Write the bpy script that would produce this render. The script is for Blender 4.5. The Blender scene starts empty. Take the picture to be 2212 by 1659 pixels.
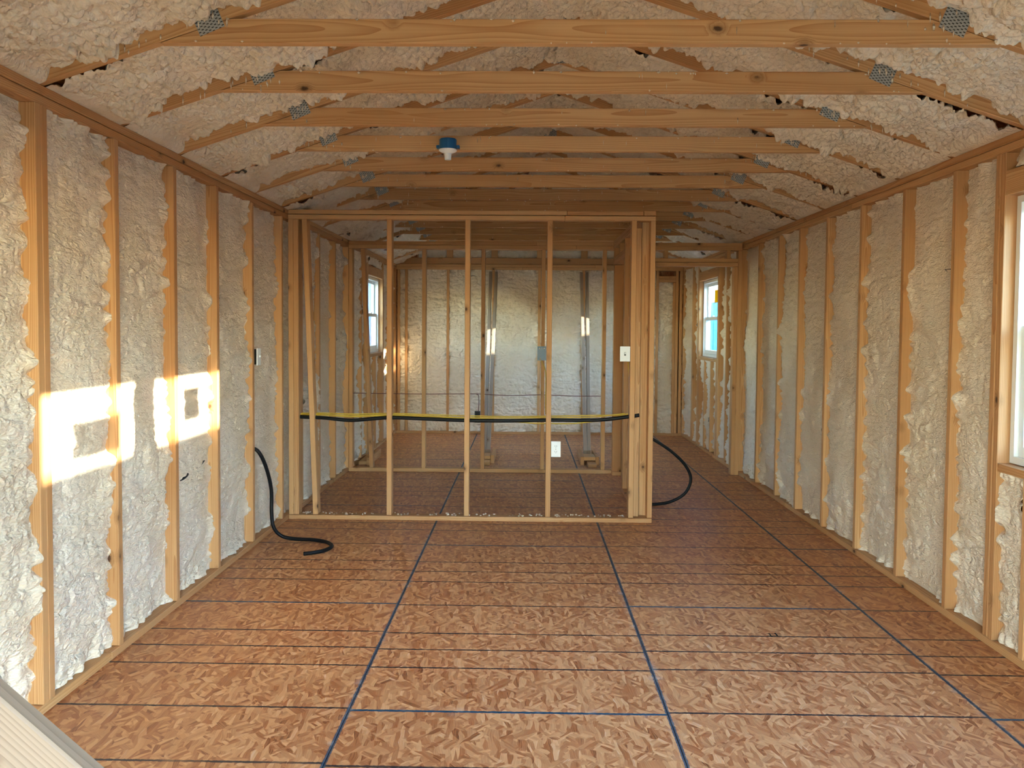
import bpy, bmesh, math, random
import numpy as np
from mathutils import Vector, Matrix

# ------------------------------------------------------------------ camera, sky, sun, exposure
SC = bpy.context.scene
COL = SC.collection
F_PX, PITCH, YAW, ROLL = 1793.895, 0.0399, -0.0162, 0.0074
CAM = Vector((1.7977, 0.0, 1.4613)); SHIFT_PX = -46.7


def cam_dir(a, b):
    cr, sr = math.cos(ROLL), math.sin(ROLL)
    u, v = cr * a + sr * b, -sr * a + cr * b
    cp, sp = math.cos(PITCH), math.sin(PITCH)
    x, yy, zz = u, 1.0, -v
    y, z = cp * yy + sp * zz, -sp * yy + cp * zz
    cy, sy = math.cos(YAW), math.sin(YAW)
    return Vector((cy * x + sy * y, -sy * x + cy * y, z))


fw = cam_dir(0, 0); rt = cam_dir(1, 0) - fw; up = -(cam_dir(0, 1) - fw)
cam = bpy.data.cameras.new('camera'); camo = bpy.data.objects.new('camera', cam); COL.objects.link(camo)
camo.matrix_world = Matrix(((rt.x, up.x, -fw.x, CAM.x), (rt.y, up.y, -fw.y, CAM.y), (rt.z, up.z, -fw.z, CAM.z), (0, 0, 0, 1)))
cam.sensor_fit = 'HORIZONTAL'; cam.sensor_width = 36.0; cam.lens = F_PX / 2212 * 36.0
cam.shift_y = SHIFT_PX / 2212; cam.clip_start = 0.02; cam.clip_end = 500
SC.camera = camo

SUN_TO = Vector((4.11, -1.10, 0.82)).normalized()          # towards the sun
world = bpy.data.worlds.new('sky'); SC.world = world; world.use_nodes = True
wn = world.node_tree.nodes; wl = world.node_tree.links; wn.clear()
sky = wn.new('ShaderNodeTexSky'); sky.sky_type = 'NISHITA'; sky.sun_disc = False
sky.sun_elevation = math.asin(SUN_TO.z); sky.sun_rotation = math.atan2(SUN_TO.x, SUN_TO.y)
sky.air_density = 1.0; sky.dust_density = 0.05; sky.ozone_density = 2.2
bg = wn.new('ShaderNodeBackground'); bg.inputs['Strength'].default_value = 2.4
wo = wn.new('ShaderNodeOutputWorld'); wl.new(sky.outputs[0], bg.inputs[0]); wl.new(bg.outputs[0], wo.inputs[0])

sunl = bpy.data.lights.new('sun', 'SUN'); sunl.energy = 15.0; sunl.angle = math.radians(0.55); sunl.color = (1.0, 0.88, 0.67)
suno = bpy.data.objects.new('sun', sunl); COL.objects.link(suno)
suno.rotation_euler = (-SUN_TO).to_track_quat('-Z', 'Y').to_euler(); suno.location = (30, -8, 6)

SC.view_settings.view_transform = 'Standard'; SC.view_settings.look = 'None'
SC.view_settings.gamma = 1.0; SC.view_settings.use_curve_mapping = False
SC.view_settings.exposure = 2.03
SC.cycles.max_bounces = 6; SC.cycles.diffuse_bounces = 4; SC.cycles.glossy_bounces = 2; SC.cycles.transparent_max_bounces = 8
SC.cycles.use_adaptive_sampling = True; SC.cycles.adaptive_threshold = 0.04
SC.cycles.sample_clamp_indirect = 6.0
SC.cycles.use_denoising = True

# ------------------------------------------------------------------ room constants (metres)
W = 3.966                       # inner width between stud faces
WT = 0.14                       # outer wall thickness
YF, YB, YE = -0.30, 8.407, 11.51  # front wall face, rear partition face, end wall face
YA = 6.26
H = 2.355; PL = 0.038; ST = 2.279
SL = 1 / 3.0                    # roof slope
random.seed(7)
RNG = np.random.default_rng(11)

# ------------------------------------------------------------------ materials


class NT:
    def __init__(s, name):
        s.m = bpy.data.materials.new(name); s.m.use_nodes = True
        s.t = s.m.node_tree; s.t.nodes.clear()
        s.out = s.t.nodes.new('ShaderNodeOutputMaterial')
        s.b = s.t.nodes.new('ShaderNodeBsdfPrincipled'); s.t.links.new(s.b.outputs[0], s.out.inputs[0])

    def n(s, typ, ins=None, **kw):
        o = s.t.nodes.new('ShaderNode' + typ)
        for k, v in kw.items(): setattr(o, k, v)
        for k, v in (ins or {}).items():
            if isinstance(v, bpy.types.NodeSocket): s.t.links.new(v, o.inputs[k])
            else: o.inputs[k].default_value = v
        return o

    def math(s, op, a, b=0.0, c=0.0, clamp=False):
        o = s.n('Math', {0: a, 1: b, 2: c}, operation=op); o.use_clamp = clamp
        return o.outputs[0]

    def vm(s, op, a, b=(0, 0, 0)):
        o = s.n('VectorMath', {0: a, 1: b}, operation=op)
        return o.outputs['Value'] if op in ('LENGTH', 'DISTANCE', 'DOT_PRODUCT') else o.outputs[0]

    def mix(s, fac, a, b, blend='MIX'):
        o = s.n('Mix', data_type='RGBA', blend_type=blend)
        for k, v in ((0, fac), (6, a), (7, b)):
            if isinstance(v, bpy.types.NodeSocket): s.t.links.new(v, o.inputs[k])
            else: o.inputs[k].default_value = v if k == 0 else (*v, 1)
        return o.outputs[2]

    def ss(s, x, lo, hi):
        o = s.n('MapRange', {0: x, 1: lo, 2: hi, 3: 0.0, 4: 1.0}, interpolation_type='SMOOTHSTEP')
        return o.outputs[0]

    def noise(s, vec, scale, detail=2.0, rough=0.5):
        return s.n('TexNoise', {'Vector': vec, 'Scale': scale, 'Detail': detail, 'Roughness': rough}).outputs[0]

    def set(s, **kw):
        for k, v in kw.items():
            k = k.replace('_', ' ')
            if isinstance(v, bpy.types.NodeSocket): s.t.links.new(v, s.b.inputs[k])
            else: s.b.inputs[k].default_value = (*v, 1) if isinstance(v, tuple) and len(v) == 3 else v
        return s

    def bump(s, h, strength=0.3, dist=0.01):
        o = s.n('Bump', {'Height': h, 'Strength': strength, 'Distance': dist})
        s.t.links.new(o.outputs[0], s.b.inputs['Normal']); return s


def wood_mat(name, light, dark, tone):
    k = NT(name)
    oc = k.n('TexCoord').outputs['Object']
    rnd = k.n('ObjectInfo').outputs['Random']
    off = k.n('CombineXYZ', {0: k.math('MULTIPLY', rnd, 37.0), 1: k.math('MULTIPLY', rnd, 13.7), 2: k.math('MULTIPLY', rnd, 71.3)}).outputs[0]
    p = k.vm('ADD', oc, off)
    # knots: real-space distance to scattered points
    sc = (1.9, 9.0, 9.0)
    vs = k.vm('MULTIPLY', p, sc)
    vor = k.n('TexVoronoi', {'Vector': vs, 'Scale': 1.0})
    d = k.vm('LENGTH', k.vm('MULTIPLY', k.vm('SUBTRACT', vs, vor.outputs['Position']), (1 / 1.9 * 0.62, 1 / 9.0, 1 / 9.0)))
    jag = k.noise(p, 90.0, 1.0)
    dj = k.math('ADD', d, k.math('MULTIPLY', k.math('SUBTRACT', jag, 0.5), 0.006))
    knot = k.math('SUBTRACT', 1.0, k.ss(dj, 0.006, 0.0135))
    halo = k.math('SUBTRACT', 1.0, k.ss(dj, 0.008, 0.034))
    # growth rings
    warp = k.noise(k.vm('MULTIPLY', p, (0.75, 6.0, 6.0)), 1.0, 2.0)
    sp = k.n('SeparateXYZ', {0: oc})
    cy = k.math('MULTIPLY', k.math('SUBTRACT', rnd, 0.5), 0.13)
    yy = k.math('SUBTRACT', sp.outputs[1], cy); zz = k.math('ADD', sp.outputs[2], 0.045)
    r = k.math('SQRT', k.math('ADD', k.math('MULTIPLY', yy, yy), k.math('MULTIPLY', zz, zz)))
    r = k.math('ADD', r, k.math('MULTIPLY', warp, 0.055))
    r = k.math('ADD', r, k.math('MULTIPLY', halo, 0.012))
    ring = k.math('FRACT', k.math('MULTIPLY', r, 150.0))
    ring = k.math('MULTIPLY', ring, ring)
    fib = k.noise(k.vm('MULTIPLY', p, (2.0, 160.0, 160.0)), 1.0, 2.0, 0.6)
    g = k.math('ADD', k.math('MULTIPLY', ring, 0.72), k.math('MULTIPLY', k.math('SUBTRACT', fib, 0.42), 0.55), clamp=True)
    c = k.mix(g, light, dark)
    big = k.noise(k.vm('MULTIPLY', p, (0.8, 4.0, 4.0)), 1.0, 2.0)
    c = k.mix(k.math('MULTIPLY', k.ss(big, 0.42, 0.7), 0.45), c, tone)
    c = k.mix(k.math('MULTIPLY', k.ss(rnd, 0.25, 1.0), 0.5), c, k.mix(0.5, c, tone, 'MULTIPLY'))
    c = k.mix(k.math('MULTIPLY', halo, 0.55), c, (0.20, 0.085, 0.028))
    c = k.mix(k.math('MULTIPLY', knot, 0.9), c, (0.045, 0.016, 0.006))
    k.set(Base_Color=c, Roughness=k.math('ADD', 0.52, k.math('MULTIPLY', fib, 0.2)))
    k.b.inputs['Specular IOR Level'].default_value = 0.3
    return k.m


M = {}
M['pine'] = wood_mat('pine lumber', (0.65, 0.375, 0.170), (0.41, 0.168, 0.050), (0.47, 0.205, 0.062))
M['pine_shaded'] = wood_mat('shaded grey pine board', (0.27, 0.185, 0.125), (0.16, 0.10, 0.06), (0.21, 0.14, 0.09))  # colour darkened to stand in for the viewer's body shading the doorway light
M['pine_grey'] = wood_mat('weathered pine lumber', (0.44, 0.34, 0.26), (0.29, 0.20, 0.135), (0.36, 0.27, 0.20))


def foam_mat(name, col, scale, dist, stretch):
    k = NT(name)
    oc = k.n('TexCoord').outputs['Object']
    n1 = k.noise(oc, 3.0, 2.0); n2 = k.noise(k.vm('MULTIPLY', oc, stretch), scale, 2.0, 0.6)
    c = k.mix(k.ss(n1, 0.3, 0.7), col, tuple(x * y for x, y in zip(col, (0.93, 0.90, 0.84))))
    k.set(Base_Color=c, Roughness=0.40)
    k.b.inputs['Specular IOR Level'].default_value = 0.4
    k.bump(k.math('ABSOLUTE', k.math('SUBTRACT', n2, 0.5)), 0.8, dist)
    return k.m


M['foam'] = foam_mat('cream spray foam', (0.80, 0.665, 0.52), 24.0, 0.028, (1.0, 1.0, 2.0))
M['foam_roof'] = foam_mat('cream lumpy roof spray foam', (0.80, 0.665, 0.52), 30.0, 0.022, (1.0, 1.0, 1.0))


def osb_mat(name, lines):
    k = NT(name)
    oc = k.n('TexCoord').outputs['Object']
    rnd = k.n('ObjectInfo').outputs['Random']
    off = k.n('CombineXYZ', {0: k.math('MULTIPLY', rnd, 31.0), 1: k.math('MULTIPLY', rnd, 17.0), 2: 0.0}).outputs[0]
    p = k.vm('ADD', oc, off)
    wob = k.n('TexNoise', {'Vector': p, 'Scale': 9.0, 'Detail': 1.0}).outputs[1]
    p = k.vm('ADD', p, k.vm('MULTIPLY', k.vm('SUBTRACT', wob, (0.5, 0.5, 0.5)), (0.03, 0.03, 0.0)))
    shade = None; tint = None; edge = None
    for i, (ang, sx, sy) in enumerate(((0.75, 11, 58), (-0.85, 13, 66), (1.5, 12, 62))):
        rot = k.n('VectorRotate', {'Vector': p, 'Angle': ang}, rotation_type='Z_AXIS').outputs[0]
        m = k.vm('MULTIPLY', k.vm('ADD', rot, (i * 3.3, i * 7.1, 0)), (sx, sy, 1.0))
        v = k.n('TexVoronoi', {'Vector': m, 'Scale': 1.0, 'Randomness': 1.0}, voronoi_dimensions='2D')
        sv = k.n('SeparateColor', {0: v.outputs['Color']})
        gr = k.noise(k.vm('MULTIPLY', m, (0.8, 6.0, 1.0)), 1.0, 2.0)
        val = k.math('ADD', sv.outputs[0], k.math('MULTIPLY', k.math('SUBTRACT', gr, 0.5), 0.95))
        ti = sv.outputs[1]
        if shade is None: shade, tint = val, ti
        else:
            sel = k.ss(k.noise(k.vm('ADD', p, (i * 5.0, i * 2.0, 0)), 15.0, 1.0), 0.47, 0.53)
            shade = k.n('Mix', {0: sel, 2: shade, 3: val}).outputs[0]
            tint = k.n('Mix', {0: sel, 2: tint, 3: ti}).outputs[0]
    c = k.mix(k.ss(shade, -0.15, 1.15), (0.38, 0.118, 0.035), (0.74, 0.37, 0.155))
    c = k.mix(k.math('MULTIPLY', k.ss(tint, 0.55, 1.0), 0.5), c, (0.54, 0.215, 0.08))
    c = k.mix(k.math('MULTIPLY', k.ss(shade, 0.96, 1.2), 0.5), c, (0.76, 0.56, 0.42))
    c = k.mix(k.math('MULTIPLY', k.math('SUBTRACT', 1.0, k.ss(shade, -0.12, 0.06)), 0.7), c, (0.12, 0.042, 0.018))
    patch = k.noise(p, 1.3, 3.0)
    c = k.mix(k.math('MULTIPLY', k.ss(patch, 0.4, 0.75), 0.35), c, k.mix(1.0, c, (0.80, 0.70, 0.64), 'MULTIPLY'))
    if lines:
        sp = k.n('SeparateXYZ', {0: oc})
        ragged = k.math('MULTIPLY', k.math('SUBTRACT', k.noise(oc, 55.0, 2.0), 0.5), 0.010)
        fade = k.ss(k.noise(k.vm('ADD', oc, (3.0, 0, 0)), 6.0, 2.0), 0.28, 0.5)
        msk = None
        for per in (0.4064, 0.6096):
            q = k.math('DIVIDE', k.math('ADD', sp.outputs[1], 1.2192), per)
            q = k.math('ABSOLUTE', k.math('SUBTRACT', q, k.math('ROUND', q)))
            dist = k.math('ADD', k.math('MULTIPLY', q, per), ragged)
            l = k.math('SUBTRACT', 1.0, k.ss(dist, 0.0048, 0.0078))
            msk = l if msk is None else k.math('MAXIMUM', msk, l)
        c = k.mix(k.math('MULTIPLY', msk, k.math('ADD', 0.62, k.math('MULTIPLY', fade, 0.33))), c, (0.020, 0.024, 0.030))
        dx = k.math('SUBTRACT', 0.6080, k.math('ABSOLUTE', sp.outputs[0]))
        dy = k.math('SUBTRACT', 1.2175, k.math('ABSOLUTE', sp.outputs[1]))
        de = k.math('ADD', k.math('MINIMUM', dx, dy), ragged)
        l = k.math('SUBTRACT', 1.0, k.ss(de, 0.0050, 0.0080))
        c = k.mix(k.math('MULTIPLY', l, 0.9), c, (0.020, 0.070, 0.115))
        dust = k.math('MULTIPLY', k.math('SUBTRACT', 1.0, k.ss(de, 0.004, 0.05)), k.ss(k.noise(oc, 14.0, 3.0), 0.5, 0.8))
        c = k.mix(k.math('MULTIPLY', dust, 0.35), c, (0.45, 0.47, 0.46))
    k.set(Base_Color=c, Roughness=k.math('ADD', 0.44, k.math('MULTIPLY', shade, 0.14)))
    k.b.inputs['Specular IOR Level'].default_value = 0.35
    return k.m


M['osb'] = osb_mat('subfloor strand board', True)
M['osb_wall'] = osb_mat('sheathing strand board', False)


def flat(name, col, rough=0.45, spec=0.5, metal=0.0):
    k = NT(name)
    oc = k.n('TexCoord').outputs['Object']
    n = k.noise(oc, 40.0, 3.0)
    k.set(Base_Color=k.mix(k.math('MULTIPLY', n, 0.25), col, tuple(x * 0.82 for x in col)), Roughness=rough, Metallic=metal)
    k.b.inputs['Specular IOR Level'].default_value = spec
    return k.m


M['vinyl'] = flat('white vinyl', (0.80, 0.79, 0.76), 0.35)
M['plate'] = flat('white plastic', (0.82, 0.82, 0.80), 0.3)
M['bluebox'] = flat('blue plastic', (0.008, 0.105, 0.26), 0.35)
M['black'] = flat('black plastic', (0.007, 0.007, 0.008), 0.45, 0.2)
M['slot'] = flat('dark slot', (0.03, 0.025, 0.02), 0.6)
M['yellow'] = flat('yellow cable jacket', (0.62, 0.40, 0.035), 0.4)
M['copper'] = flat('reddish brown wire jacket', (0.16, 0.045, 0.022), 0.4)
M['steel'] = flat('dark nail steel', (0.12, 0.11, 0.10), 0.4, 0.5, 0.8)
M['ground'] = flat('dry grass ground', (0.30, 0.26, 0.15), 0.9, 0.1)
M['bluewall'] = flat('sky blue metal siding', (0.055, 0.20, 0.33), 0.95, 0.0)
M['lavwall'] = flat('blue grey siding', (0.06, 0.10, 0.22), 0.95, 0.0)
M['roofmetal'] = flat('grey metal roofing', (0.30, 0.31, 0.33), 0.45)


def label_mat():
    k = NT('yellow paper label'); di = k.n('BsdfDiffuse', {'Color': (0.62, 0.46, 0.02, 1)}); tl = k.n('BsdfTranslucent', {'Color': (0.30, 0.20, 0.004, 1)})
    mx = k.n('MixShader', {0: 0.5, 1: di.outputs[0], 2: tl.outputs[0]}); k.t.nodes.remove(k.b); k.t.links.new(mx.outputs[0], k.out.inputs[0]); return k.m


M['label'] = label_mat()


def glass_mat():
    k = NT('window glass'); k.t.nodes.remove(k.b)
    tr = k.n('BsdfTransparent', {'Color': (0.84, 0.89, 0.91, 1)})
    gl = k.n('BsdfGlossy', {'Color': (1, 1, 1, 1), 'Roughness': 0.02})
    fc = k.n('LayerWeight', {'Blend': 0.5}).outputs['Facing']
    fr = k.math('ADD', 0.03, k.math('MULTIPLY', k.math('POWER', fc, 5.0), 0.6))
    mx = k.n('MixShader', {0: fr, 1: tr.outputs[0], 2: gl.outputs[0]})
    k.t.links.new(mx.outputs[0], k.out.inputs[0]); return k.m


M['glass'] = glass_mat()


def gusset_mat():
    k = NT('punched galvanised steel')
    oc = k.n('TexCoord').outputs['Object']; sp = k.n('SeparateXYZ', {0: oc})
    u = k.math('DIVIDE', sp.outputs[0], 0.0125); v = k.math('DIVIDE', sp.outputs[1], 0.0125)
    row = k.math('FLOOR', u)
    v = k.math('ADD', v, k.math('MULTIPLY', k.math('MODULO', k.math('ADD', row, 40.0), 2.0), 0.5))
    fu = k.math('ABSOLUTE', k.math('SUBTRACT', k.math('FRACT', u), 0.5))
    fv = k.math('ABSOLUTE', k.math('SUBTRACT', k.math('FRACT', v), 0.5))
    hole = k.math('MULTIPLY', k.math('LESS_THAN', fu, 0.36), k.math('LESS_THAN', fv, 0.16))
    n = k.noise(oc, 60.0, 3.0)
    c = k.mix(n, (0.34, 0.345, 0.34), (0.52, 0.52, 0.50))
    c = k.mix(hole, c, (0.03, 0.028, 0.025))
    k.set(Base_Color=c, Roughness=0.42, Metallic=k.math('SUBTRACT', 0.45, k.math('MULTIPLY', hole, 0.45)))
    k.bump(k.math('SUBTRACT', 1.0, hole), 0.5, 0.002); return k.m


M['gusset'] = gusset_mat()

# ------------------------------------------------------------------ object helpers


def link(o, parent=None):
    COL.objects.link(o)
    if parent is not None:
        o.parent = parent; o.matrix_parent_inverse = Matrix.Translation(parent.location).inverted()
    return o


def empty(name, loc=(0, 0, 0), label=None, cat=None, group=None, kind=None):
    o = bpy.data.objects.new(name, None); o.empty_display_size = 0.05; o.location = loc
    return tag(link(o), label, cat, group, kind)


def tag(o, label=None, cat=None, group=None, kind=None):
    for k, v in (('label', label), ('category', cat), ('group', group), ('kind', kind)):
        if v: o[k] = v
    return o


def from_bm(name, bm, mat, parent=None, smooth=False, loc=None):
    me = bpy.data.meshes.new(name); bm.to_mesh(me); bm.free(); me.materials.append(mat)
    if smooth: me.polygons.foreach_set('use_smooth', [True] * len(me.polygons))
    o = bpy.data.objects.new(name, me)
    if loc is not None: o.location = loc
    return link(o, parent)


BOXES = {}


def chamfer_box(l, w, t, bev):
    key = (round(l, 4), round(w, 4), round(t, 4), bev)
    if key in BOXES: return BOXES[key]
    bm = bmesh.new(); bmesh.ops.create_cube(bm, size=1.0)
    for v in bm.verts: v.co = Vector((v.co.x * l, v.co.y * w, v.co.z * t))
    if bev: bmesh.ops.bevel(bm, geom=list(bm.edges), offset=min(bev, t * 0.3), segments=1, affect='EDGES')
    me = bpy.data.meshes.new('lumber'); bm.to_mesh(me); bm.free(); BOXES[key] = me
    return me


def box(name, x0, x1, y0, y1, z0, z1, parent=None, mat='pine', bev=0.0025):
    """axis-aligned piece; local X runs along its longest side, local Z through its thinnest"""
    c = Vector(((x0 + x1) / 2, (y0 + y1) / 2, (z0 + z1) / 2)); d = [x1 - x0, y1 - y0, z1 - z0]
    order = sorted(range(3), key=lambda i: -d[i])
    ax = [Vector([1.0 if i == j else 0.0 for i in range(3)]) for j in order]
    if ax[0].cross(ax[1]).dot(ax[2]) < 0: ax[2] = -ax[2]
    return oriented(name, c, ax[0], ax[1], ax[2], d[order[0]], d[order[1]], d[order[2]], parent, mat, bev)


def oriented(name, c, X, Y, Z, l, w, t, parent=None, mat='pine', bev=0.0025):
    key = chamfer_box(l, w, t, bev); me = key
    if not me.materials: me.materials.append(M[mat])
    elif me.materials[0] != M[mat]:
        me = me.copy(); me.materials[0] = M[mat]
    o = bpy.data.objects.new(name, me)
    m = Matrix(((X.x, Y.x, Z.x, c.x), (X.y, Y.y, Z.y, c.y), (X.z, Y.z, Z.z, c.z), (0, 0, 0, 1)))
    o.location = c; o.rotation_mode = 'QUATERNION'; o.rotation_quaternion = m.to_quaternion()
    return link(o, parent)


def beam(name, p0, p1, w, t, wdir, parent=None, mat='pine', bev=0.0025):
    p0, p1 = Vector(p0), Vector(p1); X = (p1 - p0).normalized()
    Y = Vector(wdir); Y = (Y - X * Y.dot(X)).normalized(); Z = X.cross(Y)
    return oriented(name, (p0 + p1) / 2, X, Y, Z, (p1 - p0).length, w, t, parent, mat, bev)


def slab(name, us, vs, holes, t, mp, mat, parent=None):
    """sheet with rectangular holes: grid cells outside the holes, thickened; mp(u, v, depth) -> xyz"""
    U = sorted(set(us) | {h[i] for h in holes for i in (0, 1)}); V = sorted(set(vs) | {h[i] for h in holes for i in (2, 3)})
    bm = bmesh.new(); g = {}
    def vert(i, j, d):
        if (i, j, d) not in g: g[i, j, d] = bm.verts.new(mp(U[i], V[j], t * d))
        return g[i, j, d]
    def solid(i, j):
        if not (0 <= i < len(U) - 1 and 0 <= j < len(V) - 1): return False
        cu, cv = (U[i] + U[i + 1]) / 2, (V[j] + V[j + 1]) / 2
        return not any(h[0] < cu < h[1] and h[2] < cv < h[3] for h in holes)
    for i in range(len(U) - 1):
        for j in range(len(V) - 1):
            if not solid(i, j): continue
            for d in (0, 1):
                q = [vert(i, j, d), vert(i + 1, j, d), vert(i + 1, j + 1, d), vert(i, j + 1, d)]
                bm.faces.new(q if d == 0 else q[::-1])
            for (a, b, n) in (((i, j), (i + 1, j), (i, j - 1)), ((i + 1, j), (i + 1, j + 1), (i + 1, j)), ((i + 1, j + 1), (i, j + 1), (i, j + 1)), ((i, j + 1), (i, j), (i - 1, j))):
                if not solid(*n): bm.faces.new([vert(*a, 0), vert(*a, 1), vert(*b, 1), vert(*b, 0)])
    bmesh.ops.recalc_face_normals(bm, faces=list(bm.faces))
    return from_bm(name, bm, mat, parent)


def tube(name, pts, r, mat, parent=None, sides=10, per=10):
    P = [Vector(p) for p in pts]; C = []
    for i in range(len(P) - 1):
        a, b, c, d = P[max(i - 1, 0)], P[i], P[i + 1], P[min(i + 2, len(P) - 1)]
        for s in range(per):
            t = s / per
            C.append(0.5 * ((2 * b) + (c - a) * t + (2 * a - 5 * b + 4 * c - d) * t * t + (3 * b - a - 3 * c + d) * t ** 3))
    C.append(P[-1]); bm = bmesh.new(); rings = []; N = None
    for i, c in enumerate(C):
        T = (C[min(i + 1, len(C) - 1)] - C[max(i - 1, 0)]).normalized()
        if N is None: N = T.orthogonal().normalized()
        N = (N - T * N.dot(T)).normalized(); B = T.cross(N)
        rings.append([bm.verts.new(c + (N * math.cos(2 * math.pi * k / sides) + B * math.sin(2 * math.pi * k / sides)) * r) for k in range(sides)])
    for a, b in zip(rings, rings[1:]):
        for k in range(sides): bm.faces.new((a[k], a[(k + 1) % sides], b[(k + 1) % sides], b[k]))
    bm.faces.new(rings[0][::-1]); bm.faces.new(rings[-1])
    return from_bm(name, bm, M[mat], parent, True)


def lathe(name, prof, loc, mat, parent=None, sides=24):
    bm = bmesh.new(); rings = []
    for r, z in prof: rings.append([bm.verts.new((r * math.cos(2 * math.pi * k / sides), r * math.sin(2 * math.pi * k / sides), z)) for k in range(sides)])
    for a, b in zip(rings, rings[1:]):
        for k in range(sides): bm.faces.new((a[k], a[(k + 1) % sides], b[(k + 1) % sides], b[k]))
    bm.faces.new(rings[0][::-1]); bm.faces.new(rings[-1]); bmesh.ops.recalc_face_normals(bm, faces=list(bm.faces))
    return from_bm(name, bm, M[mat], parent, False, loc)


# ------------------------------------------------------------------ foam surfaces
TAB = RNG.uniform(-1, 1, (8, 256, 256)); TBX = RNG.uniform(0.08, 0.92, (256, 256)); TBY = RNG.uniform(0.08, 0.92, (256, 256))


def vn(x, y, s=0):
    xi, yi = np.floor(x).astype(int), np.floor(y).astype(int); fx, fy = x - xi, y - yi
    fx = fx * fx * fx * (fx * (fx * 6 - 15) + 10); fy = fy * fy * fy * (fy * (fy * 6 - 15) + 10)
    T = TAB[s % 8]; a, b, c, d = xi & 255, (xi + 1) & 255, yi & 255, (yi + 1) & 255
    return (T[a, c] * (1 - fx) + T[b, c] * fx) * (1 - fy) + (T[a, d] * (1 - fx) + T[b, d] * fx) * fy


def worley(x, y):
    xi, yi = np.floor(x).astype(int), np.floor(y).astype(int); best = np.full(x.shape, 9.0)
    for i in (-1, 0, 1):
        for j in (-1, 0, 1):
            a, b = (xi + i) & 255, (yi + j) & 255
            dx, dy = xi + i + TBX[a, b] - x, yi + j + TBY[a, b] - y
            best = np.minimum(best, dx * dx + dy * dy)
    return np.sqrt(best)


def dome(d, R=0.8): return np.sqrt(np.maximum(0, 1 - (d / R) ** 2))


def foam_sheet(name, parent, mp, u0, u1, v0, v1, res, seed, style, base, edge=(1, 1, 1, 1)):
    """lumpy skin over the rectangle; mp(u, v, h): h grows out of the wall; edge: ragged borders u0,u1,v0,v1"""
    nu, nv = max(3, int((u1 - u0) / res) + 1), max(3, int((v1 - v0) / res) + 1)
    u, v = np.meshgrid(np.linspace(u0, u1, nu), np.linspace(v0, v1, nv), indexing='ij')
    a, b = u + seed * 7.31, v + seed * 3.17
    wu = a + 0.035 * vn(a * 7, b * 7, 1); wv = b + 0.03 * vn(a * 5 + 9, b * 5, 2) + 0.012 * vn(a * 17, b * 17, 3)
    if style == 'wall':
        h = 0.016 * vn(a * 3.0, b * 2.2, 4) + 0.013 * np.abs(vn(wu * 6.0, wv * 16, 5)) + 0.0085 * np.abs(vn(wu * 15, wv * 40, 6)) + 0.0045 * np.abs(vn(wu * 42, wv * 62, 7))
        h += 0.008 * dome(worley(wu * 22, wv * 30)) * np.clip(vn(a * 4, b * 4, 0) + 0.45, 0, 1)
        cn = vn(wu * 4.2 + 11, wv * 8.5, 2); h -= 0.016 * np.exp(-(cn / 0.035) ** 2) * np.clip(vn(a * 3.1 + 4, b * 5.3, 1) * 2.2, 0, 1)
        if res > 0.0095: h = h * 1.55 - 0.006
    elif style == 'end':
        h = 0.010 * vn(a * 3.0, b * 2.5, 4) + 0.018 * np.abs(vn(wu * 9, wv * 27, 5)) + 0.017 * dome(worley(wu * 27, wv * 34), 0.72)
    else:
        h = 0.030 * vn(a * 2.6, b * 2.6, 4) + 0.016 * np.abs(vn(wu * 9, wv * 9, 5)) + 0.036 * dome(worley(wu * 25, wv * 28), 0.66) * (0.65 + 0.5 * vn(a * 9, b * 9, 2)) + 0.015 * dome(worley(wu * 50, wv * 55), 0.70) + 0.004 * np.abs(vn(wu * 95, wv * 95, 1))
    dist = [u - u0, u1 - u, v - v0, v1 - v]
    for k in range(4):
        if not edge[k]: continue
        d = dist[k]; along = (b if k < 2 else a)
        lob = np.abs(vn(along * 11 + k * 5.3, 0 * along + seed * 1.7 + k, 3)) * 1.1 + 0.5 * np.abs(vn(along * 27 + k, 0 * along + seed, 6))
        h += np.exp(-(d / 0.035) ** 2) * edge[k] * (-0.034 + 0.045 * lob)
    if style == 'roof':
        h += 0.030 * np.exp(-np.maximum(v, 0) ** 2 / 0.06) * (0.7 + 0.5 * vn(a * 4, b * 4, 3))
        w = 1 / (1 + np.exp(np.clip((v - 0.035 - 0.02 * vn(a * 12, b * 12, 0)) / 0.010, -30, 30)))
        h = h * (1 - w) + (base + 0.003) * w
    x, y, z = mp(u, v, np.maximum(h - base, -0.060))
    co = np.stack([x, y, z], -1).reshape(-1, 3)
    idx = np.arange(nu * nv).reshape(nu, nv)
    q = np.stack([idx[:-1, :-1], idx[1:, :-1], idx[1:, 1:], idx[:-1, 1:]], -1).reshape(-1, 4)
    e1 = co[q[0, 1]] - co[q[0, 0]]
    me = bpy.data.meshes.new(name); n = len(q)
    c0 = co.mean(0); co = co - c0
    me.vertices.add(len(co)); me.vertices.foreach_set('co', co.ravel())
    me.loops.add(n * 4); me.polygons.add(n)
    me.loops.foreach_set('vertex_index', q.ravel().astype(np.int32))
    me.polygons.foreach_set('loop_start', np.arange(0, n * 4, 4, dtype=np.int32))
    me.polygons.foreach_set('use_smooth', np.ones(n, bool))
    me.update(); me.validate(); me.materials.append(M['foam_roof' if style == 'roof' else 'foam'])
    o = bpy.data.objects.new(name, me); o.location = c0
    return link(o, parent)


def res_at(y): return 0.02 if y < 2.2 else 0.0072 if y < 4.4 else 0.009 if y < 6.2 else 0.011 if y < 8.6 else 0.012


mapL = lambda u, v, h: (h, u, v)
mapR = lambda u, v, h: (W - h, u, v)
mapE = lambda u, v, h: (u, YE - h, v)
mapF = lambda u, v, h: (u, YF + h, v)
T = 0.038

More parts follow.
